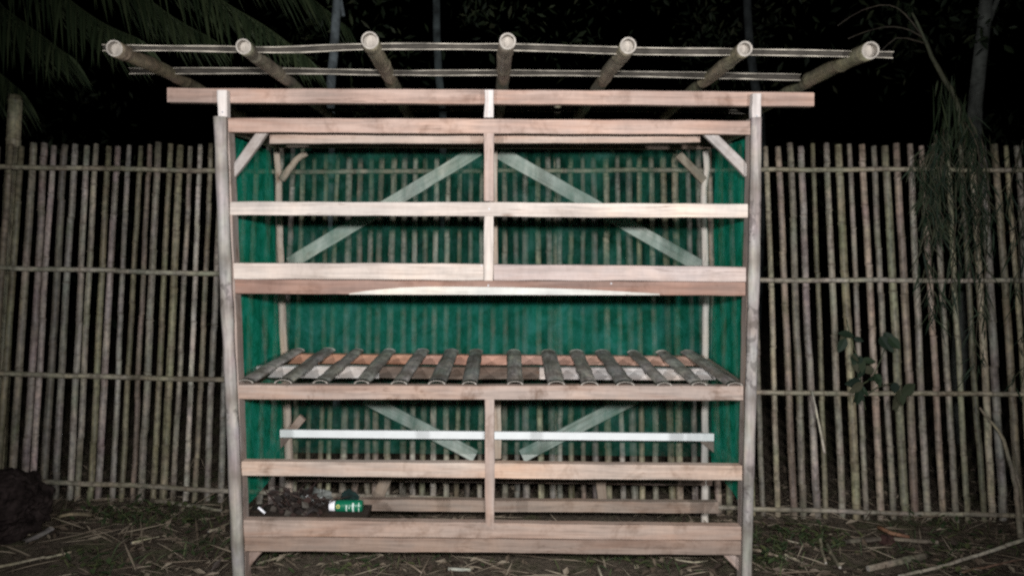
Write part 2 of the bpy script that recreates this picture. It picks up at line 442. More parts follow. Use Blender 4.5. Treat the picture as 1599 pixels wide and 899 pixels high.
# =================================================================== ground
def build_ground():
    xs = [-60, -30, -15, -8, -5] + [-4 + 0.06 * i for i in range(134)] + [5, 8, 15, 30, 60]
    ys = [-20, -8, -3, 0, 1.5, 2.5] + [3.0 + 0.045 * i for i in range(45)] + [5.2 + 0.25 * i for i in range(14)] + [9.5, 12, 18, 30, 60]
    V, Fs = [], []
    for y in ys:
        for x in xs: V.append((x, y, ground_z(x, y)))
    W = len(xs)
    for j in range(len(ys) - 1):
        for i in range(W - 1):
            Fs.append((j * W + i, j * W + i + 1, (j + 1) * W + i + 1, (j + 1) * W + i))
    m, nd, lk, b = new_mat('trodden_earth')
    tc = N(nd, 'ShaderNodeTexCoord')
    n1 = noise(nd, lk, tc.outputs['Object'], 3.0, 6, 0.65, 0.4); n2 = noise(nd, lk, tc.outputs['Object'], 38.0, 6, 0.7)
    r1 = ramp(nd, [(0.32, (0.075, 0.060, 0.045, 1)), (0.50, (0.125, 0.10, 0.075, 1)), (0.62, (0.09, 0.088, 0.05, 1)), (0.75, (0.19, 0.155, 0.12, 1))]); lk.new(n1.outputs[0], r1.inputs[0])
    r2 = ramp(nd, [(0.3, G(0.45)), (0.55, G(1.0)), (0.75, G(1.6))]); lk.new(n2.outputs[0], r2.inputs[0])
    lk.new(mixc(nd, lk, 'MULTIPLY', 1.0, r1.outputs[0], r2.outputs[0]), b.inputs['Base Color'])
    b.inputs['Roughness'].default_value = 0.95; b.inputs['Specular IOR Level'].default_value = 0.1
    bp = N(nd, 'ShaderNodeBump'); bp.inputs['Strength'].default_value = 0.8; bp.inputs['Distance'].default_value = 0.02
    lk.new(n2.outputs[0], bp.inputs['Height']); lk.new(bp.outputs[0], b.inputs['Normal'])
    o = link('ground', mesh(V, Fs, smooth=True), m); o['kind'] = 'structure'; o['label'] = 'dark bare earth strewn with dead leaves and weeds'
build_ground()

# =================================================================== bamboo fence
TONES = [(0.27, 0.235, 0.17), (0.22, 0.21, 0.145), (0.25, 0.225, 0.15), (0.25, 0.20, 0.16), (0.33, 0.30, 0.255), (0.19, 0.172, 0.14), (0.28, 0.25, 0.20), (0.235, 0.22, 0.19), (0.24, 0.205, 0.185)]
fence = thing('bamboo_fence', 'long fence of upright bamboo poles on four bamboo rails behind the hutch', 'fence', at_f(800, 810))
rng = random.Random(5)
left_top = [30, 48, 65, 80, 97, 113, 132, 147, 165, 180, 198, 215, 230, 245, 263, 278, 295, 310, 327]
right_top = [1198, 1218, 1236, 1253, 1272, 1293, 1312, 1330, 1349, 1368, 1386, 1404, 1424, 1443, 1463, 1483, 1503, 1523, 1539, 1558, 1576, 1594, 1612, 1631]
pk = [-80, -62, -44, -26, -8, 11] + left_top
x = 344.0
while x < 1188: pk.append(x); x += 17.6 + rng.uniform(-1.8, 1.8)
pk += right_top
for i, x in enumerate(pk):
    # the photograph shows where each pole stands at eye height; the poles splay a little towards the ground
    lo = x - 34 * (790 - x) / 760 * 1.0
    x0 = x + 5 * (790 - x) / 760; top = at_f(x0, 226 + rng.uniform(-3, 4)); bot = at_f(lo + rng.uniform(-4.5, 4.5), 822 + 12 * (x - 800) / 800 + rng.uniform(-6, 8))
    top.y += rng.uniform(-0.006, 0.006); mid = top.lerp(bot, 0.5) + Vector((rng.uniform(-0.006, 0.006), 0, 0))
    r = rng.uniform(0.0155, 0.0228) if x < 1188 else rng.uniform(0.0150, 0.0240)
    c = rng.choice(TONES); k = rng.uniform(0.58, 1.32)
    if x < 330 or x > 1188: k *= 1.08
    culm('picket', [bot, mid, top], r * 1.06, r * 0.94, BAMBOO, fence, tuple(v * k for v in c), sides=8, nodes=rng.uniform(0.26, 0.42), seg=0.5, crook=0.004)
rails = [[(-90, 259), (30, 261), (180, 263), (335, 266), (560, 268), (800, 267), (1060, 266), (1190, 266), (1400, 265), (1640, 266)],
         [(-90, 414), (30, 419), (180, 422), (345, 427), (800, 434), (1190, 438), (1400, 438), (1640, 438)],
         [(-90, 580), (10, 583), (180, 588), (350, 592), (800, 604), (1190, 613), (1400, 614), (1640, 614)],
         [(-90, 742), (75, 752), (200, 757), (350, 765), (800, 782), (1190, 794), (1400, 801), (1640, 806)]]
for i, R in enumerate(rails):
    culm('rail', [at_f(px, py, -0.036) for px, py in R], 0.0165, 0.0145, BAMBOO, fence, [(0.30, 0.27, 0.20), (0.33, 0.31, 0.25), (0.31, 0.28, 0.21), (0.30, 0.27, 0.21)][i], sides=8, nodes=0.24, seg=0.12, crook=0.005)
culm('post', [at_f(-8, 830, 0.09), at_f(10, 450, 0.09), at_f(24, 150, 0.09)], 0.050, 0.042, BAMBOO, fence, (0.24, 0.22, 0.15), sides=10, nodes=0.3)
culm('post', [at_f(868, 830, 0.09), at_f(869, 450, 0.09), at_f(870, 160, 0.09)], 0.027, 0.024, BAMBOO, fence, (0.34, 0.30, 0.22), sides=10, nodes=0.3)
culm('post', [at_f(1640, 840, 0.09), at_f(1625, 450, 0.09), at_f(1615, 170, 0.09)], 0.045, 0.04, BAMBOO, fence, (0.20, 0.18, 0.14), sides=10, nodes=0.3)

# =================================================================== the hutch
hutch = thing('timber_hutch', 'tall open timber hutch with green netting, slatted shelf and bamboo rafters', 'hutch', Vector((-0.1, 3.75, 0)))
YF = 3.31                                    # front faces of rails and posts
YB = 4.10                                    # front faces of the back frame
C_PINK = (0.43, 0.31, 0.255); C_CREAM = (0.575, 0.50, 0.44); C_TAN = (0.52, 0.425, 0.355); C_BROWN = (0.275, 0.180, 0.145); C_PALE = (0.66, 0.60, 0.56)
H = dict(parent=hutch)
def vpost(name, pts, Y, th, mat, color, zlow=None, **kw):
    """upright from pixel edges: (xl_top, xr_top, y_top, xl_bot, xr_bot, y_bot)"""
    a, b, y0, c, d, y1 = pts
    return board(name, at(a, y0, Y), at(c, y1, Y), at(d, y1, Y), at(b, y0, Y), (0, th, 0), mat, hutch, color, **kw)
# corner posts of the front with their bamboo cover strips and tenons
def to_ground(xa, ya, xb, yb, Y):
    """extend the pixel line a-b down to the ground at depth Y"""
    pa, pb = at(xa, ya, Y), at(xb, yb, Y); t = (pa.z - 0.0) / (pa.z - pb.z); return pa.lerp(pb, t)
def post_to_ground(name, pl, pr, Y, th, mat, color):
    (xa, ya, xb, yb), (xc, yc, xd, yd) = pl, pr
    return board(name, at(xa, ya, Y), to_ground(xa, ya, xb, yb, Y), to_ground(xc, yc, xd, yd, Y), at(xc, yc, Y), (0, th, 0), mat, hutch, color)
post_to_ground('front_post', (338.7, 183.5, 365, 890), (356, 183.5, 383.5, 890), YF, 0.075, WOOD, (0.36, 0.31, 0.28))
post_to_ground('front_post', (1172.7, 184.5, 1158.5, 850), (1188.2, 184.5, 1174, 850), YF, 0.075, WOOD, (0.36, 0.31, 0.28))
vpost('post_tenon', (338.5, 353.5, 141, 340, 354.5, 183), YF, 0.042, WOOD_CLEAN, C_PALE)
vpost('post_tenon', (1175.5, 1189.5, 146, 1174, 1188.5, 184), YF, 0.042, WOOD_CLEAN, C_PALE)
for xa, xb, ya, xc, yc, nm in ((334.5, 354.5, 183, 364, 890, 0), (1171.5, 1189.5, 184, 1157.5, 850, 1)):
    pa = at((xa + xb) / 2, ya, YF - 0.002); pb = at(xc + 9, yc, YF - 0.002); t = pa.z / (pa.z - pb.z)
    rr = (xb - xa) / 2 / F * YF
    half_culm('cover_strip', [pa, pa.lerp(pb, 0.35) + Vector((0.004 * (1 if nm else -1), 0, 0)), pa.lerp(pb, 0.7), pa.lerp(pb, t * 0.995)], rr * 1.0, bamboo_mat('cover_strip_bamboo_%d' % nm, 0.7, 0.1, 0.45, [(0.40, 0.56), (0.84, 1.22), (1.57, 1.80)] if nm else [(0.74, 0.84), (1.30, 1.36)], 0.22), hutch, (0.345, 0.315, 0.29), (0, 1, 0), wall=0.006, nodes=0.31, seg=0.07)
# plates and rails, top to bottom
hboard('top_plate', 261, 1271.5, 137, 143.5, 22.5, 22.5, YF + 0.044, 0.05, WOOD, hutch, C_PINK)
hboard('rail', 356.5, 1171.5, 184, 188, 22.5, 22.5, YF - 0.003, 0.045, WOOD, hutch, C_PINK)
hboard('rail', 359, 1168, 314.5, 318, 21.5, 22, YF - 0.003, 0.045, WOOD_CLEAN, hutch, C_CREAM)
hboard('rail', 362.5, 755, 410.5, 412, 25, 25.5, YF, 0.045, WOOD_CLEAN, hutch, C_CREAM)
hboard('rail', 771, 1165, 413, 416.5, 24.5, 23.5, YF, 0.045, WOOD_CLEAN, hutch, (0.45, 0.375, 0.345))
hboard('rail', 364, 1164, 436.2, 440.8, 22.5, 21, YF + 0.006, 0.05, WOOD, hutch, C_BROWN)
hboard('rail', 372.5, 1160.5, 601, 603, 22, 22, YF, 0.045, WOOD_OLD, hutch, (0.38, 0.30, 0.255))
hboard('rail', 377, 1159, 720, 727, 23, 23, YF, 0.045, WOOD, hutch, C_TAN)
hboard('rail', 380.5, 1157.5, 811.5, 821.5, 26, 22, YF, 0.045, WOOD, hutch, (0.40, 0.305, 0.25))
hboard('rail', 381.5, 1157, 838.2, 844.8, 22, 21.5, YF + 0.003, 0.045, WOOD, hutch, (0.28, 0.21, 0.17))
# pale waney edge left along the under side of the brown rail
def waney():
    P = [(545, 458), (565, 455), (590, 452), (625, 449), (665, 447.5), (720, 447.5), (800, 448.5), (860, 450), (920, 452), (980, 455.5), (1030, 458.5)]
    V, GC, Fs = [], [], []; yb = lambda x: 459.6 + (x - 545) / 485 * 1.2
    for (x, y) in P:
        for (yy, Y) in ((y, YF + 0.003), (yb(x), YF + 0.001), (yb(x), YF + 0.02), (y, YF + 0.02)):
            V.append(at(x, yy, Y)); GC.append((V[-1].x, V[-1].z, V[-1].y))
    for i in range(len(P) - 1):
        for k in range(4): Fs.append((i * 4 + k, i * 4 + (k + 1) % 4, (i + 1) * 4 + (k + 1) % 4, (i + 1) * 4 + k))
    Fs += [(3, 2, 1, 0), tuple(len(V) - 4 + k for k in range(4))]
    o = link('waney_edge', mesh(V, Fs, GC), WOOD_CLEAN, color=(0.57, 0.56, 0.51)); child(o, hutch)
waney()
# centre posts (front, then the back one that shows beside it)
vpost('centre_post', (757, 770.5, 140.5, 756, 770.5, 183.6), YF, 0.042, WOOD_CLEAN, C_PALE)
vpost('centre_post', (755.5, 771, 206.8, 755.5, 770.5, 314), YF - 0.001, 0.045, WOOD, (0.44, 0.36, 0.32))
vpost('centre_post', (755.5, 770.5, 337, 755.3, 770, 438), YF - 0.002, 0.045, WOOD_CLEAN, C_CREAM)
vpost('centre_post', (757, 772, 623.3, 757.5, 772, 831), YF - 0.001, 0.045, WOOD, (0.40, 0.32, 0.275))
vpost('back_centre_post', (764, 777, 208, 764, 777, 430), YB, 0.04, WOOD, (0.40, 0.35, 0.29))
vpost('back_centre_post', (766, 782, 618, 767, 783, 716), YB, 0.04, WOOD, (0.42, 0.36, 0.29))
# knee braces of the front
strip('knee_brace', (411, 204), (361, 272), 15, YF + 0.048, 0.03, WOOD, hutch, (0.38, 0.345, 0.32))
strip('knee_brace', (1105, 205), (1170, 270), 16, YF + 0.048, 0.03, WOOD, hutch, (0.38, 0.345, 0.32))
strip('knee_brace', (402, 858), (381, 884), 15, YF + 0.05, 0.03, WOOD, hutch, (0.33, 0.25, 0.21))
strip('knee_brace', (1134, 861), (1160, 888), 15, YF + 0.05, 0.03, WOOD, hutch, (0.40, 0.32, 0.28))
# back frame
hboard('inner_plate', 421, 1093.5, 203, 206.5, 21.5, 16.5, 3.43, 0.045, WOOD, hutch, (0.44, 0.345, 0.285))
hboard('back_plate', 424, 1110, 212, 215, 18, 18, YB, 0.045, WOOD, hutch, (0.22, 0.18, 0.15))
culm('back_post', [at(453, 800, YB + 0.02), at(450, 690, YB + 0.02), at(441, 500, YB + 0.02), at(436, 340, YB + 0.02), at(435, 270, YB + 0.02), at(432, 232, YB + 0.02)], 0.026, 0.018, WOOD, hutch, (0.52, 0.46, 0.39), nodes=0, crook=0.003, seg=0.06)
culm('back_post', [at(1101, 830, YB + 0.02), at(1101, 690, YB + 0.02), at(1102, 470, YB + 0.02), at(1099, 330, YB + 0.02), at(1099, 295, YB + 0.02), at(1104, 265, YB + 0.02), at(1101, 236, YB + 0.02)], 0.022, 0.018, WOOD_CLEAN, hutch, (0.60, 0.56, 0.50), nodes=0, crook=0.003, seg=0.05)
culm('back_brace', [at(440, 281, YB), at(452, 263, YB), at(463, 250, YB), at(479, 240, YB)], 0.021, 0.016, WOOD, hutch, (0.34, 0.30, 0.24), nodes=0, seg=0.03)
strip('back_brace', (1060, 241), (1100, 282), 13, YB, 0.025, WOOD, hutch, (0.24, 0.21, 0.16))
strip('back_brace', (414, 718), (472, 652), 13, YB - 0.028, 0.025, WOOD, hutch, (0.26, 0.21, 0.18))
strip('back_brace', (1092, 680), (1146, 724), 13, YB - 0.028, 0.025, WOOD, hutch, (0.24, 0.21, 0.18))
for p0, p1, wd in (((748, 234), (452, 411), 20), ((780, 238), (1096, 417), 21), ((570, 622), (742, 712), 19), ((992, 621), (815, 712), 20)):
    strip('diagonal_brace', p0, p1, wd, YB + 0.088, 0.02, WOOD_CLEAN, hutch, (0.43, 0.47, 0.42))
hboard('white_batten', 437, 1115, 671, 677, 12, 12, YB - 0.055, 0.02, WHITE, hutch, (1, 1, 1), wobble=0.0008)
hboard('floor_joist', 440, 1122, 779, 784, 17.5, 18, 3.80, 0.045, WOOD, hutch, (0.30, 0.235, 0.19))
hboard('back_sill', 452, 1112, 741, 748, 10, 10, YB, 0.045, WOOD, hutch, (0.23, 0.18, 0.15))
strip('floor_brace', (604, 744), (583, 792), 18, 3.87, 0.03, WOOD, hutch, (0.23, 0.19, 0.15))
strip('floor_brace', (938, 746), (941, 783), 15, 3.87, 0.03, WOOD, hutch, (0.23, 0.19, 0.15))
# side rails that tie front to back
for y_f, hh in ((187, 20), (603, 20)):
    for xf, xb_, s in ((364, 439, 1), (1163, 1103, -1)):
        a = at(xf, y_f + 2, YF + 0.08); b = Vector((at(xb_, 500, YB).x, YB + 0.02, a.z))
        a = Vector((a.x, a.y, a.z)); h = 0.055
        o = board('side_rail', a, b, b - Vector((0, 0, h)), a - Vector((0, 0, h)), (-0.03 * s, 0, 0), WOOD, hutch, (0.36, 0.28, 0.23))
# the slatted middle shelf: joists and fourteen split bamboo slats
ZS = at(766, 601, YF).z
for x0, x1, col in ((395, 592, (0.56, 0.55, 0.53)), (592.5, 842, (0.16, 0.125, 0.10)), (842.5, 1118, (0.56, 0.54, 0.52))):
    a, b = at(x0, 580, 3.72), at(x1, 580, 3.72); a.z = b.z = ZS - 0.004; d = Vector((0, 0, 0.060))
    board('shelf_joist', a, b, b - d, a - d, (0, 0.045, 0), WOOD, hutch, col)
for x0, x1, col in ((440, 650, (0.50, 0.28, 0.19)), (650.5, 905, (0.47, 0.29, 0.23)), (905.5, 1100, (0.55, 0.36, 0.28))):
    a, b = at(x0, 552, YB - 0.05), at(x1, 552, YB - 0.05); a.z = b.z = ZS - 0.004; d = Vector((0, 0, 0.052))
    board('shelf_joist', a, b, b - d, a - d, (0, 0.045, 0), WOOD, hutch, col)
RIM = plain_mat('cut_rim', (0.25, 0.225, 0.195), 0.85, 0.35, 60)
SLAT = bamboo_mat('grey_slat_bamboo', 0.85, moss=0.1, spot=0.8)
ends = [383, 442, 500, 564.5, 623, 682, 733, 804.6, 869, 921, 977, 1037.6, 1092, 1148]
for i, x in enumerate(ends):
    a = at(x, 600, YF + 0.006); r = rng.uniform(0.035, 0.042)
    b = Vector((a.x * (0.985 if abs(a.x) > 0.9 else 1.0) + rng.uniform(-0.012, 0.012), YB + 0.03, ZS + 0.004)); a.z = ZS + 0.001
    half_culm('shelf_slat', [a, a.lerp(b, 0.5) + Vector((0, 0, 0.003)), b], r, SLAT, hutch, random.Random(i).choice([(0.31, 0.30, 0.275), (0.35, 0.335, 0.305), (0.265, 0.26, 0.24)]), (0, 0, -1), wall=0.008, nodes=0.3, seg=0.06, flat=0.46, mats=[SLAT, RIM, BAMBOO_IN])
# rafters
ZR = at(766, 137, YF + 0.044).z
tips = [(178.5, 75.5), (378, 73.5), (578, 63.5), (791.5, 65.5), (982, 72), (1163, 75), (1359, 79)]
crs = [(283, 0), (450, 0), (610, 0), (785, 0), (940, 0), (1096, 0), (1256, 0)]
for i, ((tx, ty), (bx, _)) in enumerate(zip(tips, crs)):
    a = at(tx, ty, 2.70); r = rng.uniform(0.029, 0.032) if i not in (1, 5) else 0.0275
    b = at(bx, 130, YF + 0.07); b.z = ZR + r + 0.002
    d = (b - a) / (b.y - a.y); e = a + d * (4.42 - a.y); e.z = b.z - 0.02
    culm('rafter', [a, b, e], r, r * 0.92, BAMBOO, hutch, [(0.165, 0.14, 0.095), (0.15, 0.135, 0.10), (0.165, 0.145, 0.10), (0.145, 0.122, 0.095), (0.165, 0.148, 0.108), (0.15, 0.135, 0.092), (0.165, 0.15, 0.10)][i], sides=16, nodes=0.33, seg=0.08, bulge=1.045, hollow=rng.uniform(0.005, 0.0075), cap_mats=[RIM, plain_mat('culm_diaphragm_%d' % i, (0.27, 0.24, 0.205), 0.8, 0.25, 40)])
BATTEN_EDGE = plain_mat('batten_edge', (0.24, 0.215, 0.175), 0.8, 0.75, 9)
BATTEN_IN = plain_mat('batten_hollow', (0.035, 0.03, 0.024), 0.9, 0.5, 14)
# split bamboo battens across the rafters
for pts, Y in (([(160, 75), (300, 76), (440, 78), (580, 73), (800, 74), (1000, 80), (1200, 82), (1395, 86)], 2.80),
               ([(201, 111), (440, 111), (620, 114), (800, 114), (1000, 116), (1250, 121)], 3.22),
               ([(357, 171), (520, 172), (760, 172), (980, 172), (1172, 175)], 4.20)):
    half_culm('roof_batten', [at(px, py, Y) for px, py in pts], 0.0125 if Y < 4 else 0.010, SPLIT, hutch, (0.30, 0.27, 0.20), (0.0, -1, -0.15), wall=0.0036, nodes=0.36, seg=0.09, wave=0.004,
              mats=[SPLIT, BATTEN_EDGE, BATTEN_IN])
# green shade netting
def netting(name, f, nu, nv, mat, amp, seed):
    """sheet f(u, v) with folds"""
    V, Fs = [], []
    P00, P10, P01 = f(0, 0), f(1, 0), f(0, 1); nrm = (P10 - P00).cross(P01 - P00).normalized(); org = f(0.5, 0.5)
    for j in range(nv + 1):
        for i in range(nu + 1):
            u, v = i / nu, j / nv; p = f(u, v)
            q = mnoise.noise(Vector((p.x * 2.6 + seed, p.y * 2.6, p.z * 2.0))) + 0.5 * mnoise.noise(Vector((p.x * 7 + seed, p.y * 7, p.z * 3)))
            V.append(p + nrm * q * amp - org)
    for j in range(nv):
        for i in range(nu): Fs.append((j * (nu + 1) + i, j * (nu + 1) + i + 1, (j + 1) * (nu + 1) + i + 1, (j + 1) * (nu + 1) + i))
    o = link(name, mesh(V, Fs, smooth=True), mat, loc=org); child(o, hutch); return o
YN = YB + 0.066
def quad(a, b, c, d):
    return lambda u, v: a.lerp(b, u).lerp(d.lerp(c, u), v)
netting('netting', quad(at(424, 229, YN), at(1118, 231, YN), at(1120, 548, YN), at(428, 545, YN)), 46, 22, NET, 0.012, 1.0)
netting('netting', quad(at(430, 452, YN - 0.018), at(1119, 455, YN - 0.018), at(1122, 588, YN - 0.018), at(434, 584, YN - 0.018)), 46, 10, NET_BAND, 0.012, 5.0)
netting('netting', quad(at(430, 560, YN), at(1120, 562, YN), at(1122, 712, YN), at(434, 706, YN)), 46, 12, NET, 0.012, 3.0)
for xf0, xf1, xb0, xb1, sd in ((352, 378, 433, 455, 1), (1178, 1164, 1105, 1102, -1)):
    off = Vector((-0.02 * sd, 0, 0))
    a = at(xf0, 206, YF + 0.07) + off; d = at(xf1, 806, YF + 0.07) + off
    b = Vector((at(xb0, 300, YB).x, YN - 0.03, a.z - 0.02)) + off * 2; c = Vector((at(xb1, 700, YB).x, YN - 0.03, d.z + 0.01)) + off * 2
    netting('netting', quad(a, b, c, d), 22, 44, NET_SIDE, 0.014, 9.0 + sd)
# nails
for px, py, Y in ((752, 414.5, YF), (762.5, 445.5, YF + 0.006), (954.5, 442.5, YF + 0.006), (347.5, 175, YF), (1182, 181, YF), (764.5, 175, YF), (764, 326, YF - 0.003)):
    p = at(px, py, Y - 0.003)
    culm('nail', [p, p + Vector((0, 0.012, 0))], 0.0042, 0.0042, NAIL, hutch, (0.4, 0.4, 0.4), sides=8, nodes=0, seg=0.006, crook=0, cap_mats=[NAIL, NAIL])

# =================================================================== things on the hutch floor
ZB = at(480, 811.5, YF).z
bd = board('loose_plank', Vector((at(384, 805, 3.40).x, 3.362, ZB - 0.012)), Vector((at(573, 805, 3.40).x, 3.362, ZB - 0.012)), Vector((at(573, 805, 3.40).x, 3.53, ZB - 0.012)), Vector((at(384, 805, 3.40).x, 3.53, ZB - 0.012)), (0, 0, -0.018), WOOD, None, (0.045, 0.035, 0.028))
tag(bd, 'dark plank laid on the hutch floor under the green bottle and scraps', 'plank')
def lathe(name, prof, axis0, axis1, mat, parent, sides=18, smooth=True, squash=1.0):
    """profile [(s, r)] revolved round the line axis0->axis1"""
    t = (axis1 - axis0).normalized(); u = t.cross(Vector((0, 0, 1))).normalized(); v = u.cross(t)
    V, Fs = [], []
    for s, r in prof:
        for k in range(sides):
            a = 2 * math.pi * k / sides; V.append(t * s + u * math.cos(a) * r * squash + v * math.sin(a) * r)
    n = len(prof)
    for i in range(n - 1):
        for k in range(sides): Fs.append((i * sides + k, i * sides + (k + 1) % sides, (i + 1) * sides + (k + 1) % sides, (i + 1) * sides + k))
    Fs.append(tuple(range(sides - 1, -1, -1))); Fs.append(tuple((n - 1) * sides + k for k in range(sides)))
    o = link(name, mesh(V, Fs), mat, loc=axis0)
    o.data.polygons.foreach_set('use_smooth', [len(f.vertices) == 4 for f in o.data.polygons])
    if parent: child(o, parent)
    return o
GREEN = plain_mat('green_plastic', (0.004, 0.13, 0.065), 0.35, 0.08, 6, 0.5)
CAPW = plain_mat('white_plastic', (0.82, 0.82, 0.84), 0.4, 0.04, 9, 0.4)
PRINT = plain_mat('pale_print', (0.52, 0.62, 0.55), 0.5, 0.1, 30)
YEL = plain_mat('yellow_print', (0.48, 0.45, 0.12), 0.5, 0.1, 30)
YBOT = 3.44
p0 = at(515, 791, YBOT); p1 = at(568, 789, YBOT); rb = 0.0285
p0.z = p1.z = ZB - 0.012 + rb + 0.001
bottle = thing('plastic_bottle', 'green plastic bottle with white cap lying on its side', 'bottle', Vector((p0.x, p0.y, ZB - 0.012)))
ax = (p1 - p0).normalized()
lathe('cap', [(0, 0.023), (0.002, 0.025), (0.026, 0.025), (0.028, 0.024)], p0, p1, CAPW, bottle)
body = lathe('body', [(0.028, 0.019), (0.031, 0.026), (0.038, rb), (0.150, rb), (0.157, rb * 0.93), (0.160, rb * 0.8)], p0, p1, GREEN, bottle)
def printed(name, s0, s1, a0, a1, mat, n=6):
    V, Fs = [], []; u = Vector((0, -1, 0)); v = Vector((0, 0, 1)); rr = rb + 0.0007
    for i in range(n + 1):
        a = math.radians(a0 + (a1 - a0) * i / n)
        for s in (s0, s1):
            for r_ in (rr, rr - 0.0006): V.append(p0 + ax * s + (u * math.cos(a) + v * math.sin(a)) * r_)
    for i in range(n):
        b = i * 4; Fs += [(b, b + 2, b + 6, b + 4), (b, b + 4, b + 5, b + 1), (b + 2, b + 3, b + 7, b + 6)]
    o = link(name, mesh(V, Fs), mat); child(o, body)
printed('printed_bar', 0.083, 0.089, -38, 28, PRINT); printed('printed_bar', 0.113, 0.122, -50, 48, PRINT)
printed('printed_bar', 0.143, 0.147, 12, 52, PRINT); printed('printed_bar', 0.143, 0.147, -48, 2, PRINT); printed('printed_bar', 0.097, 0.102, -6, 10, PRINT)
def emblem():
    V, Fs = [], []; u = Vector((0, -1, 0)); v = Vector((0, 0, 1)); n = 14; cs, ca = 0.046, math.radians(14)
    for r_ in (0.0095, 0.0045):
        for k in range(n):
            a = 2 * math.pi * k / n; s = cs + r_ * math.cos(a); an = ca + r_ * math.sin(a) / rb
            V.append(p0 + ax * s + (u * math.cos(an) + v * math.sin(an)) * (rb + 0.0008))
    for k in range(n): Fs.append((k, (k + 1) % n, n + (k + 1) % n, n + k))
    o = link('round_emblem', mesh(V, Fs), YEL); child(o, body)
emblem()
def crumple(name, c, size, mat, label, cat, seed, sub=3, rough=0.45):
    bm = bmesh.new(); bmesh.ops.create_icosphere(bm, subdivisions=sub, radius=1.0); rg = random.Random(seed); o_ = Vector((seed * 3.1, seed, 0))
    for v in bm.verts:
        n = v.co.normalized(); k = 1 + rough * mnoise.noise(n * 1.7 + o_) + rough * 0.7 * (abs(mnoise.noise(n * 3.9 + o_)) - 0.2)
        k += rough * 0.25 * mnoise.noise(n * 9.0 + o_) + rough * 0.12 * mnoise.noise(n * 21.0 + o_)
        v.co = Vector((n.x * size[0], n.y * size[1], n.z * size[2])) * k
    lo = min(v.co.z for v in bm.verts)
    for v in bm.verts: v.co.z -= lo
    me = bpy.data.meshes.new(name); bm.to_mesh(me); bm.free()
    o = link(name, me, mat, loc=c); tag(o, label, cat); return o
GREYP = plain_mat('grey_plastic_sheet', (0.10, 0.105, 0.095), 0.4, 0.6, 14, 0.5)
HUSK = plain_mat('reddish_husk', (0.055, 0.026, 0.022), 0.95, 0.6, 20)
DKH = plain_mat('dark_scrap', (0.045, 0.04, 0.032), 0.9, 0.5, 20)
zp = ZB - 0.011
def onp(px, Y): return Vector((at(px, 800, Y).x, Y, zp))
crumple('crumpled_bag', onp(492, 3.50), (0.065, 0.028, 0.042), GREYP, 'crumpled dark grey plastic scrap left of the green bottle', 'plastic scrap', 3, rough=0.7)
crumple('rag', onp(545, 3.50), (0.045, 0.024, 0.036), plain_mat('dark_green_cloth', (0.004, 0.016, 0.014), 0.9, 0.5, 20), 'dark green crumpled rag behind the green bottle', 'rag', 11, rough=0.5)
def clutter():
    rg = random.Random(91); V, Fs, T = [], [], []
    for i in range(210):
        px = rg.gauss(468, 26)
        if not 424 < px < 512: continue
        Y = rg.uniform(3.38, 3.52); p = onp(px, Y) + Vector((0, 0, rg.uniform(0, 1) ** 2 * 0.085))
        d = Vector((rg.gauss(0, 1), rg.gauss(0, .35), rg.gauss(0.1, .5)))
        if rg.random() < 0.55: add_leaf(V, Fs, T, p, d, Vector((0, -1, .4)), rg.uniform(0.05, 0.16), rg.uniform(0.004, 0.009), rg.random() ** 2 * 0.8, 0.6, segs=1)
        else: add_leaf(V, Fs, T, p, d, Vector((rg.gauss(0, .6), -1, .5)), rg.uniform(0.03, 0.06), rg.uniform(0.02, 0.04), rg.random() ** 2, 0.5, segs=1)
    o = link('twig_heap', mesh(V, Fs, tint=T), leaf_mat('dark_scraps', [(0.018, 0.014, 0.012), (0.04, 0.022, 0.018), (0.075, 0.068, 0.056)], 0.05)); tag(o, 'dark heap of twigs and dry leaf bits on the hutch floor', 'twig heap', kind='stuff')
pa, pb = at(403.5, 797, 3.40), at(414, 806, 3.40); dz = zp + 0.006 - min(pa.z, pb.z); pa.z += dz; pb.z += dz
o = culm('white_stub', [pa, pb], 0.006, 0.006, CAPW, None, (1, 1, 1), nodes=0, sides=10, seg=0.02, crook=0, cap_mats=[CAPW, CAPW])
tag(o, 'short white stub tilted on the hutch floor beside the left post', 'stub')

# =================================================================== sticks, rocks and scraps on the ground
STRAW = bamboo_mat('dry_stalk', 0.75, moss=0.15, spot=0.7)
def stick(px, r, col, label, name='dry_stick', cat='stick', dz=0.012, r1=None, flat=False, group='dry sticks on the ground'):
    P = [at_g(x_, y_, dz + r) for x_, y_ in px]
    if flat:
        o = half_culm(name, P, r, STRAW, None, col, (0, 0.3, -1), wall=0.003, nodes=0.4, seg=0.05, mats=[STRAW, STRAW, STRAW])
    else:
        o = culm(name, P, r, r1 or r * 0.6, STRAW, None, col, sides=7, nodes=0.35, seg=0.06, crook=0.004, cap_mats=[BAMBOO_CUT, BAMBOO_IN])
    return tag(o, label, cat, group)
S1, S2, S3 = (0.33, 0.29, 0.21), (0.24, 0.19, 0.14), (0.42, 0.38, 0.30)
stick([(-30, 890), (45, 875), (112, 861)], 0.009, S1, 'long dry stalk crossing the bottom left corner of the ground')
stick([(38, 846), (60, 838), (80, 826)], 0.016, (0.20, 0.19, 0.17), 'grey split bark piece right of the dark rock', flat=True, name='bark_strip', cat='bark')
stick([(84, 812), (108, 803), (150, 804)], 0.014, (0.22, 0.18, 0.12), 'arched strip of bark lying below the left fence', flat=True, name='bark_strip', cat='bark', dz=0.03)
stick([(206, 848), (228, 841), (249, 836)], 0.006, S1, 'thin straight stick on the ground left of the hutch')
stick([(326, 830), (345, 821), (364, 814)], 0.007, S1, 'pale stick poking out behind the left front post')
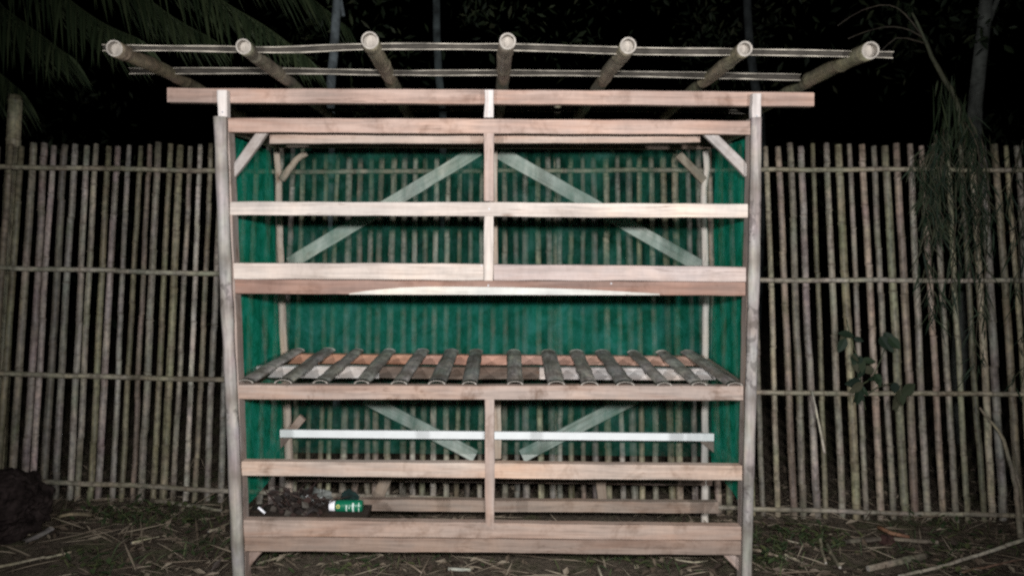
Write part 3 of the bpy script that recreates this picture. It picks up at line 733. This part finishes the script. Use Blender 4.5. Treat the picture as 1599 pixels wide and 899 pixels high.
stick([(236, 781), (285, 787), (345, 797)], 0.014, (0.25, 0.22, 0.17), 'old bamboo length lying along the foot of the left fence', dz=0.02)
stick([(402, 880), (440, 868), (480, 855)], 0.007, S1, 'slanting dry stalk under the left end of the hutch')
stick([(495, 859), (520, 861), (545, 865)], 0.006, S3, 'pale curved stalk under the hutch near the slanting one')
stick([(605, 864), (640, 861), (672, 862)], 0.005, S1, 'thin pale twig just under the middle of the hutch')
stick([(622, 868), (640, 880), (658, 893)], 0.006, S2, 'brown twig slanting down under the hutch middle')
stick([(700, 888), (718, 889), (735, 890)], 0.010, (0.30, 0.30, 0.26), 'short grey chip of wood under the hutch', flat=True, name='wood_chip', cat='wood chip')
stick([(1040, 868), (1070, 877), (1105, 876)], 0.006, S1, 'curved pale stalk under the right end of the hutch')
stick([(932, 880), (936, 890), (939, 900)], 0.008, S1, 'short pale stub standing out of the earth under the hutch')
stick([(1172, 858), (1200, 863), (1228, 872)], 0.011, (0.27, 0.23, 0.16), 'brown stalk on the ground right of the hutch post')
stick([(1226, 866), (1240, 873), (1254, 879)], 0.010, S3, 'bright chip of split wood right of the hutch', flat=True, name='wood_chip', cat='wood chip')
stick([(1226, 841), (1238, 845), (1249, 848)], 0.006, S3, 'small pale splinter at the foot of the right fence')
stick([(1279, 836), (1284, 858), (1290, 878)], 0.010, S1, 'upright pale stick end leaning below the right fence', dz=0.02)
stick([(1290, 846), (1300, 866), (1311, 886)], 0.012, (0.17, 0.155, 0.11), 'dull brown stick beside the upright pale one', dz=0.01)
stick([(1318, 846), (1345, 844), (1378, 841)], 0.015, (0.20, 0.175, 0.14), 'wide grey leaf sheath lying below the right fence', flat=True, name='leaf_sheath', cat='leaf sheath')
stick([(1390, 841), (1425, 844), (1464, 847)], 0.013, (0.24, 0.205, 0.155), 'tapering leaf sheath lying right of the reddish husk', flat=True, name='leaf_sheath', cat='leaf sheath')
stick([(1355, 887), (1400, 878), (1446, 866)], 0.015, (0.25, 0.22, 0.165), 'thick dry stalk with rounded end at the lower right', r1=0.020)
stick([(1405, 899), (1480, 880), (1530, 865), (1605, 841), (1660, 822)], 0.008, S3, 'long pale stalk rising to the right edge of the ground', r1=0.011, dz=0.03)
stick([(1500, 894), (1560, 880), (1640, 862)], 0.007, (0.19, 0.12, 0.085), 'thin brown stalk below the long pale stalk')
stick([(1372, 822), (1392, 833), (1420, 838)], 0.014, (0.24, 0.13, 0.08), 'reddish bent stalk at the foot of the right fence', dz=0.03)
# a reddish husk between the sheaths
ROCK = plain_mat('dark_stone', (0.022, 0.016, 0.015), 1.0, 0.75, 16, 0.05)
def rock(px, py, size, seed, label, mat=None, name='rock', cat='rock'):
    p = at_g(px, py); p.z -= size[2] * 0.25
    return crumple(name, p, size, mat or ROCK, label, cat, seed, sub=5 if size[0] > 0.15 else 3, rough=0.35)
rock(14, 836, (0.20, 0.17, 0.165), 21, 'large dark reddish rock against the left end of the fence')
rock(1384, 850, (0.04, 0.035, 0.03), 27, 'reddish brown husk between two leaf sheaths', HUSK, 'coconut_husk', 'husk')
# stick caught on the fence and the curved dry stalk at the right
o = culm('dry_stick', [at_f(1268, 610, -0.062), at_f(1277, 655, -0.066), at_f(1288, 707, -0.07)], 0.005, 0.008, STRAW, None, (0.46, 0.43, 0.36), nodes=0, sides=7, seg=0.05)
tag(o, 'thin pale stick hanging from the third rail of the right fence', 'stick')
o = culm('bent_stalk', [at_f(1530, 636, -0.10), at_f(1545, 655, -0.12), at_f(1565, 681, -0.16), at_f(1578, 725, -0.2), at_f(1588, 780, -0.26), at_f(1594, 840, -0.32)], 0.006, 0.018, STRAW, None, (0.20, 0.17, 0.13), nodes=0, sides=8, seg=0.05)
tag(o, 'bent dry palm stalk leaning on the fence at the right edge', 'palm stalk')

# =================================================================== foliage
LEAFD = leaf_mat('weed_leaf', [(0.03, 0.05, 0.022), (0.06, 0.085, 0.035), (0.11, 0.12, 0.05)])
LITTER = leaf_mat('dead_leaf', [(0.05, 0.036, 0.028), (0.14, 0.105, 0.075), (0.30, 0.25, 0.185)], 0.1)
FROND = leaf_mat('palm_leaflet', [(0.020, 0.034, 0.016), (0.042, 0.062, 0.028), (0.07, 0.09, 0.042)])
CROWN = leaf_mat('tree_leaf', [(0.018, 0.028, 0.015), (0.035, 0.05, 0.022), (0.06, 0.065, 0.035)])
CLIMB = leaf_mat('climber_leaf', [(0.010, 0.020, 0.013), (0.025, 0.045, 0.022), (0.075, 0.072, 0.045)])
def add_leaf(V, Fs, T, p, d, up, L, W, tint, fold=0.25, droop=0.0, segs=2):
    """leaf blade: base p, direction d, two halves folded along the midrib"""
    d = d.normalized(); s = d.cross(up)
    if s.length < 1e-3: s = d.cross(Vector((1, 0, 0)))
    s.normalize(); n = s.cross(d); b = len(V); st = segs + 1
    for i in range(st + 1):
        t = i / st; wv = W * math.sin(math.pi * min(0.97, 0.10 + 0.9 * t) ** 0.9) * 0.5 if i < st else 0.0
        if i == 0: wv = W * 0.12
        c = p + d * (L * t) + Vector((0, 0, -droop * L * t * t))
        V += [c + s * wv + n * wv * fold, c, c - s * wv + n * wv * fold]; T += [tint] * 3
    for i in range(st):
        q = b + i * 3; Fs += [(q, q + 1, q + 4, q + 3), (q + 1, q + 2, q + 5, q + 4)]
def rdir(rg, zb=0.0):
    v = Vector((rg.gauss(0, 1), rg.gauss(0, 1), rg.gauss(0, 1) + zb)); return v.normalized()
clutter()
# dead leaves scattered over the earth
def litter():
    rg = random.Random(77); V, Fs, T = [], [], []
    for i in range(9500):
        x = rg.uniform(-3.9, 3.9); y = rg.uniform(3.2, 5.0)
        if mnoise.noise(Vector((x * 1.1, y * 1.4, 8))) < rg.uniform(-0.5, 0.35): continue
        p = Vector((x, y, ground_z(x, y) + rg.uniform(0.002, 0.02)))
        d = Vector((rg.gauss(0, 1), rg.gauss(0, 1), rg.gauss(0.05, 0.22)))
        if rg.random() < 0.35: add_leaf(V, Fs, T, p, d, Vector((0, 0, 1)), rg.uniform(0.06, 0.18), rg.uniform(0.004, 0.010), rg.random() ** 1.2, 0.3, segs=1)
        else: add_leaf(V, Fs, T, p, d, Vector((rg.gauss(0, .4), rg.gauss(0, .4), 1)), rg.uniform(0.03, 0.075), rg.uniform(0.014, 0.035), rg.random() ** 2, rg.uniform(0.1, 0.7), segs=1)
    for i in range(520):
        x = rg.uniform(-3.4, 3.4); y = rg.uniform(3.35, 4.45); p = Vector((x, y, ground_z(x, y) + rg.uniform(0.004, 0.03)))
        add_leaf(V, Fs, T, p, Vector((rg.gauss(0, 1), rg.gauss(0, .6), rg.gauss(0.02, 0.10))), Vector((0, -0.3, 1)), rg.uniform(0.10, 0.34), rg.uniform(0.005, 0.013), 0.45 + 0.55 * rg.random(), 0.5, droop=rg.uniform(-.1, .15), segs=3)
    o = link('leaf_litter', mesh(V, Fs, tint=T), LITTER); tag(o, 'dead leaves and bits of straw scattered over the dark earth', 'leaf litter', kind='stuff')
litter()
def weeds():
    rg = random.Random(78); V, Fs, T = [], [], []
    spots = [(215, 815, .30, 130), (180, 805, .2, 60), (290, 815, .22, 60), (330, 860, .25, 70), (150, 890, .22, 60), (560, 890, .25, 60), (440, 875, .2, 40), (1000, 885, .28, 60), (1225, 850, .28, 120), (1195, 880, .2, 70), (1290, 850, .22, 60), (1440, 880, .3, 50), (1520, 860, .3, 60), (1460, 830, .2, 40), (960, 872, .2, 40), (700, 870, .3, 40)]
    for px, py, rad, cnt in spots:
        c = at_g(px, py)
        for i in range(cnt):
            x = c.x + rg.gauss(0, rad * 0.5); y = c.y + rg.gauss(0, rad * 0.3); p = Vector((x, y, ground_z(x, y)))
            if rg.random() < 0.6: add_leaf(V, Fs, T, p, Vector((rg.gauss(0, .5), rg.gauss(0, .5), 1)), Vector((rg.gauss(0, 1), rg.gauss(0, 1), 0.1)), rg.uniform(0.06, 0.16), rg.uniform(0.004, 0.008), rg.random(), 0.2, droop=0.4, segs=2)
            else: add_leaf(V, Fs, T, p + Vector((0, 0, rg.uniform(0.01, 0.09))), Vector((rg.gauss(0, 1), rg.gauss(0, 1), rg.uniform(0, .6))), Vector((0, 0, 1)), rg.uniform(0.03, 0.06), rg.uniform(0.018, 0.032), rg.random(), 0.2, segs=1)
    o = link('weeds', mesh(V, Fs, tint=T), LEAFD); tag(o, 'low dark green weeds and grass growing on the earth', 'weeds', kind='stuff')
weeds()
# climbing plant on the right fence: each large leaf a part
def climber():
    base = at_f(1352, 618, -0.055)
    t = thing('climbing_plant', 'dark leafy climber growing through the fence right of the hutch', 'plant', base)
    stems = [[(1352, 640), (1345, 600), (1338, 560), (1326, 515), (1322, 498)], [(1345, 600), (1362, 588), (1376, 560), (1388, 525)], [(1352, 618), (1375, 602), (1395, 598)]]
    for s in stems: culm('stem', [at_f(a, b, -0.055) for a, b in s], 0.004, 0.0025, LEAFD if False else STRAW, t, (0.05, 0.06, 0.03), sides=6, nodes=0, seg=0.04)
    rl = random.Random(14); leaves = []
    for cx, cy, sp, nn in ((1327, 522, 10, 5), (1339, 562, 13, 9), (1346, 602, 10, 7), (1384, 526, 10, 4), (1368, 586, 10, 5), (1398, 606, 14, 7)):
        for _ in range(nn):
            a, b = cx + rl.gauss(0, sp * .5), cy + rl.gauss(0, sp * .55); an = rl.gauss(1.57, 0.9); L_ = rl.uniform(13, 27)
            leaves.append((a, b, a + L_ * math.cos(an), b + L_ * math.sin(an), L_ * rl.uniform(.45, .8)))
    rg = random.Random(4)
    for (a, b, c, d, wd) in leaves:
        p, q = at_f(a, b, -0.06 - 0.03 * rg.random()), at_f(c, d, -0.06 - 0.06 * rg.random()); V, Fs, T = [], [], []; k = 1 / F * p.y
        add_leaf(V, Fs, T, Vector((0, 0, 0)), q - p, Vector((rg.uniform(-.4, .4), -1, rg.uniform(-.2, .5))), (q - p).length, wd * k, rg.random(), 0.2, segs=4)
        o = link('leaf', mesh(V, Fs, tint=T), CLIMB, loc=p); child(o, t)
climber()

# palm fronds
def frond(parent, P, L, rg, rr=0.014, droop=0.9, lean=Vector((0.35, 0, -1)), density=70, mat=FROND, rcol=(0.10, 0.11, 0.05), name='frond', tint=(0.1, 1.0), wd=0.022):
    Q, tot = resample(P, density); fr = frames(Q); V, Fs, T = [], [], []; org = Q[0].copy()
    # midrib
    for i in range(density):
        t0, u0, v0 = fr[i]; t1, u1, v1 = fr[i + 1]; r0 = rr * (1 - 0.85 * i / density); r1 = rr * (1 - 0.85 * (i + 1) / density); b = len(V)
        for (c, u, v, r) in ((Q[i], u0, v0, r0), (Q[i + 1], u1, v1, r1)):
            for k in range(5):
                a = 2 * math.pi * k / 5; V.append(c + (u * math.cos(a) + v * math.sin(a)) * r - org); T.append(0.9)
        for k in range(5): Fs.append((b + k, b + (k + 1) % 5, b + 5 + (k + 1) % 5, b + 5 + k))
    for i in range(3, density + 1):
        t, u, v = fr[i]; s = i / density; ln = L * (math.sin(math.pi * (0.12 + 0.80 * s)) ** 0.8) * rg.uniform(0.85, 1.1)
        for sd in (-1, 1):
            d = (u * sd * rg.uniform(0.55, 0.9) + t * rg.uniform(0.5, 0.8) + lean * droop * rg.uniform(0.6, 1.1))
            add_leaf(V, Fs, T, Q[i] - org, d, Vector((0.3, -1, 0.3)) + rdir(rg) * 0.5, ln, wd * rg.uniform(0.7, 1.2), rg.uniform(*tint), 0.35, droop=rg.uniform(0.15, 0.45), segs=3)
    o = link(name, mesh(V, Fs, tint=T), mat, loc=org); child(o, parent); return o
TRUNK = plain_mat('grey_bark', (0.14, 0.14, 0.13), 0.9, 0.7, 9, objcol=True)
def palm_left():
    rg = random.Random(31); top = at(-190, -260, 6.4)
    t = thing('palm_tree', 'coconut palm with drooping green fronds at the upper left', 'palm tree', Vector((top.x - 0.3, 6.4, 0)))
    base = t.location.copy()
    culm('trunk', [base, base.lerp(top, 0.5) + Vector((-0.1, 0, 0)), top], 0.16, 0.11, TRUNK, t, (0.12, 0.12, 0.11), sides=12, nodes=0, seg=0.3, crook=0.02, cap_mats=[TRUNK, TRUNK])
    for pts, Y0, Y1 in (([(-190, -260), (60, -190), (250, -70), (345, 0), (415, 42), (482, 92)], 6.4, 5.0),
                        ([(-190, -260), (20, -170), (160, -60), (260, 20), (330, 60)], 6.4, 5.8),
                        ([(-190, -260), (-40, -120), (70, -30), (150, 30), (215, 60)], 6.4, 5.3),
                        ([(-190, -260), (-90, -90), (-20, -10), (50, 45), (105, 85)], 6.4, 5.6),
                        ([(-190, -260), (-150, -60), (-90, 40), (-30, 90), (30, 140)], 6.4, 5.3),
                        ([(-190, -260), (100, -230), (330, -110), (450, -30), (540, 40)], 6.4, 6.6)):
        P = [at(x_, y_, Y0 + (Y1 - Y0) * i / (len(pts) - 1)) for i, (x_, y_) in enumerate(pts)]
        frond(t, P, 0.62, rg, droop=0.9, lean=Vector((0.5, -0.1, -1)), density=90)
palm_left()
def leaf_cloud(c, rad, cnt, rg, L=(0.05, 0.11), clumps=24, tintp=1.0):
    V, Fs, T = [], [], []
    cl = [Vector((rg.gauss(0, .45) * rad[0], rg.gauss(0, .45) * rad[1], rg.gauss(0, .45) * rad[2])) for _ in range(clumps)]
    for i in range(cnt):
        k = rg.choice(cl); p = k + rdir(rg) * rg.uniform(0.05, 0.42) * min(rad) ** 0.5
        l = rg.uniform(*L); add_leaf(V, Fs, T, p, rdir(rg, -0.5), rdir(rg, 0.5), l, l * rg.uniform(0.3, 0.5), rg.random() ** 2.2 * 0.8, 0.2, segs=2)
    return V, Fs, T
def tree(name, label, pts, Y, r, crown, cnt, seed, col=(0.13, 0.14, 0.14), group='trees in the dark behind the fence', mat=CROWN):
    rg = random.Random(seed); P = [at(x_, y_, Y) for x_, y_ in pts]; b = P[0].copy(); b.z = 0; 
    t = thing(name, label, 'tree', b, group); P = [b] + P
    culm('trunk', P, r * 1.2, r * 0.8, TRUNK, t, col, sides=9, nodes=0, seg=0.2, crook=r * 0.15, cap_mats=[TRUNK, TRUNK])
    c = P[-1] + Vector(crown[0]); V, Fs, T = leaf_cloud(c, crown[1], cnt, rg)
    # a few limbs into the crown
    for i in range(4):
        e = P[-1] + Vector((rg.uniform(-1, 1) * crown[1][0] * .7, rg.uniform(-.6, .6), rg.uniform(0.2, 0.9)))
        culm('limb', [P[-1] - Vector((0, 0, 0.3 + 0.2 * i)), P[-1].lerp(e, 0.5) + Vector((0, 0, -0.1)), e], r * 0.4, r * 0.12, TRUNK, t, col, sides=6, nodes=0, seg=0.15, cap_mats=[TRUNK, TRUNK])
    o = link('crown', mesh(V, Fs, tint=T), mat, loc=c); child(o, t)
tree('slender_tree', 'slender pale trunk behind the second and third rafters', [(516, 200), (521, 90), (530, -60), (534, -160)], 6.0, 0.040, ((0, 0, 0.2), (1.2, 0.8, 0.7)), 700, 51, (0.09, 0.105, 0.11))
tree('slender_tree', 'thin dim trunk left of the middle rafter', [(692, 220), (684, 90), (681, -60), (684, -160)], 7.0, 0.040, ((0, 0, 0.2), (1.2, 0.8, 0.7)), 700, 52, (0.04, 0.05, 0.05))
tree('slender_tree', 'dim trunk behind the rafter second from the right', [(1190, 240), (1172, 90), (1162, -60), (1150, -150)], 8.2, 0.05, ((0, 0, 0.2), (1.5, 0.8, 0.7)), 800, 53, (0.03, 0.035, 0.035))
tree('slender_tree', 'pale mottled trunk rising above the right end of the fence', [(1518, 260), (1522, 160), (1534, 60), (1546, -60), (1550, -140)], 5.7, 0.055, ((0.1, 0.2, -0.1), (1.0, 0.8, 0.7)), 900, 54, (0.08, 0.085, 0.075))
# drooping dry frond hanging over the fence at the right
def hanging():
    rg = random.Random(61); Y = 5.15
    top = at(1330, 58, Y)
    t = thing('hanging_frond', 'dry palm frond arching down over the right end of the fence', 'palm frond', at(1515, 300, Y))
    o = culm('stalk', [at(1425, 20, Y), at(1440, 55, Y), at(1460, 100, Y), at(1487, 145, Y), at(1498, 180, Y), at(1506, 230, Y), at(1515, 300, Y)], 0.008, 0.030, STRAW, t, (0.075, 0.08, 0.05), nodes=0, sides=8, seg=0.08)
    for P in ([(1445, 62), (1415, 45), (1375, 44), (1325, 60)], [(1440, 56), (1400, 12), (1350, 15), (1308, 40)], [(1448, 70), (1410, 58), (1390, 66), (1375, 82)]):
        culm('side_stem', [at(a, b, Y) for a, b in P], 0.006, 0.003, STRAW, t, (0.06, 0.05, 0.038), nodes=0, sides=6, seg=0.06)
    V, Fs, T = [], [], []; org = at(1500, 190, Y)
    for i in range(70):
        s = rg.random(); p = at(1470 + 45 * s + rg.gauss(0, 12), 110 + 150 * s, Y + rg.uniform(-.12, .1))
        add_leaf(V, Fs, T, p - org, Vector((rg.gauss(0, .14), rg.gauss(0, .2), -1)), Vector((0.2, -1, 0)) + rdir(rg) * .8, rg.uniform(0.1, 0.5), rg.uniform(0.008, 0.02), rg.random(), 0.4, droop=0.1, segs=3)
    o = link('leaflets', mesh(V, Fs, tint=T), FROND, loc=org); child(o, t)
hanging()
# creeper hanging over the right end of the fence
def creeper():
    rg = random.Random(63); base = at_f(1560, 830, -0.2)
    t = thing('creeper', 'dark tangled creeper draped over the right end of the fence', 'creeper', base)
    V, Fs, T = [], [], []; org = at_f(1560, 400, -0.12)
    for j in range(12):
        x0 = rg.uniform(1450, 1640); y0 = rg.uniform(175, 300); ln = rg.uniform(130, 420) * (0.5 + 0.5 * min(1, max(0, (x0 - 1455) / 90)))
        pts = [at_f(x0 + rg.gauss(0, 6) + 8 * math.sin(k + j), y0 + ln * k / 5, -0.07 - 0.05 * rg.random()) for k in range(6)]
        culm('stem', pts, 0.004, 0.002, STRAW, t, (0.07, 0.06, 0.04), nodes=0, sides=5, seg=0.08)
        Q, L = resample(pts, 40)
        for q in Q:
            for _ in range(2):
                add_leaf(V, Fs, T, q + rdir(rg) * 0.045 - org, Vector((rg.gauss(0, .45), rg.gauss(-.2, .4), -rg.uniform(.5, 1.3))), Vector((rg.gauss(0, .5), -1, 0.3)), rg.uniform(0.05, 0.17), rg.uniform(0.004, 0.011), rg.random(), 0.25, droop=0.2, segs=2)
    o = link('foliage', mesh(V, Fs, tint=T), CLIMB, loc=org); child(o, t)
creeper()
# dense dark growth far behind
def thicket():
    rg = random.Random(65); V, Fs, T = [], [], []
    for c in range(150):
        cx = rg.uniform(-9, 9); cy = rg.uniform(8.0, 11.5); cz = rg.uniform(0.2, 5.2)
        for i in range(55):
            p = Vector((cx, cy, cz)) + rdir(rg) * rg.uniform(0.05, 0.6); l = rg.uniform(0.06, 0.15)
            add_leaf(V, Fs, T, p, rdir(rg, -.5), rdir(rg, .5), l, l * rg.uniform(.25, .5), rg.random() ** 2, 0.2, segs=1)
    o = link('thicket', mesh(V, Fs, tint=T), CROWN); tag(o, 'dark mass of leaves behind the fence at night', 'thicket', kind='stuff')
thicket()
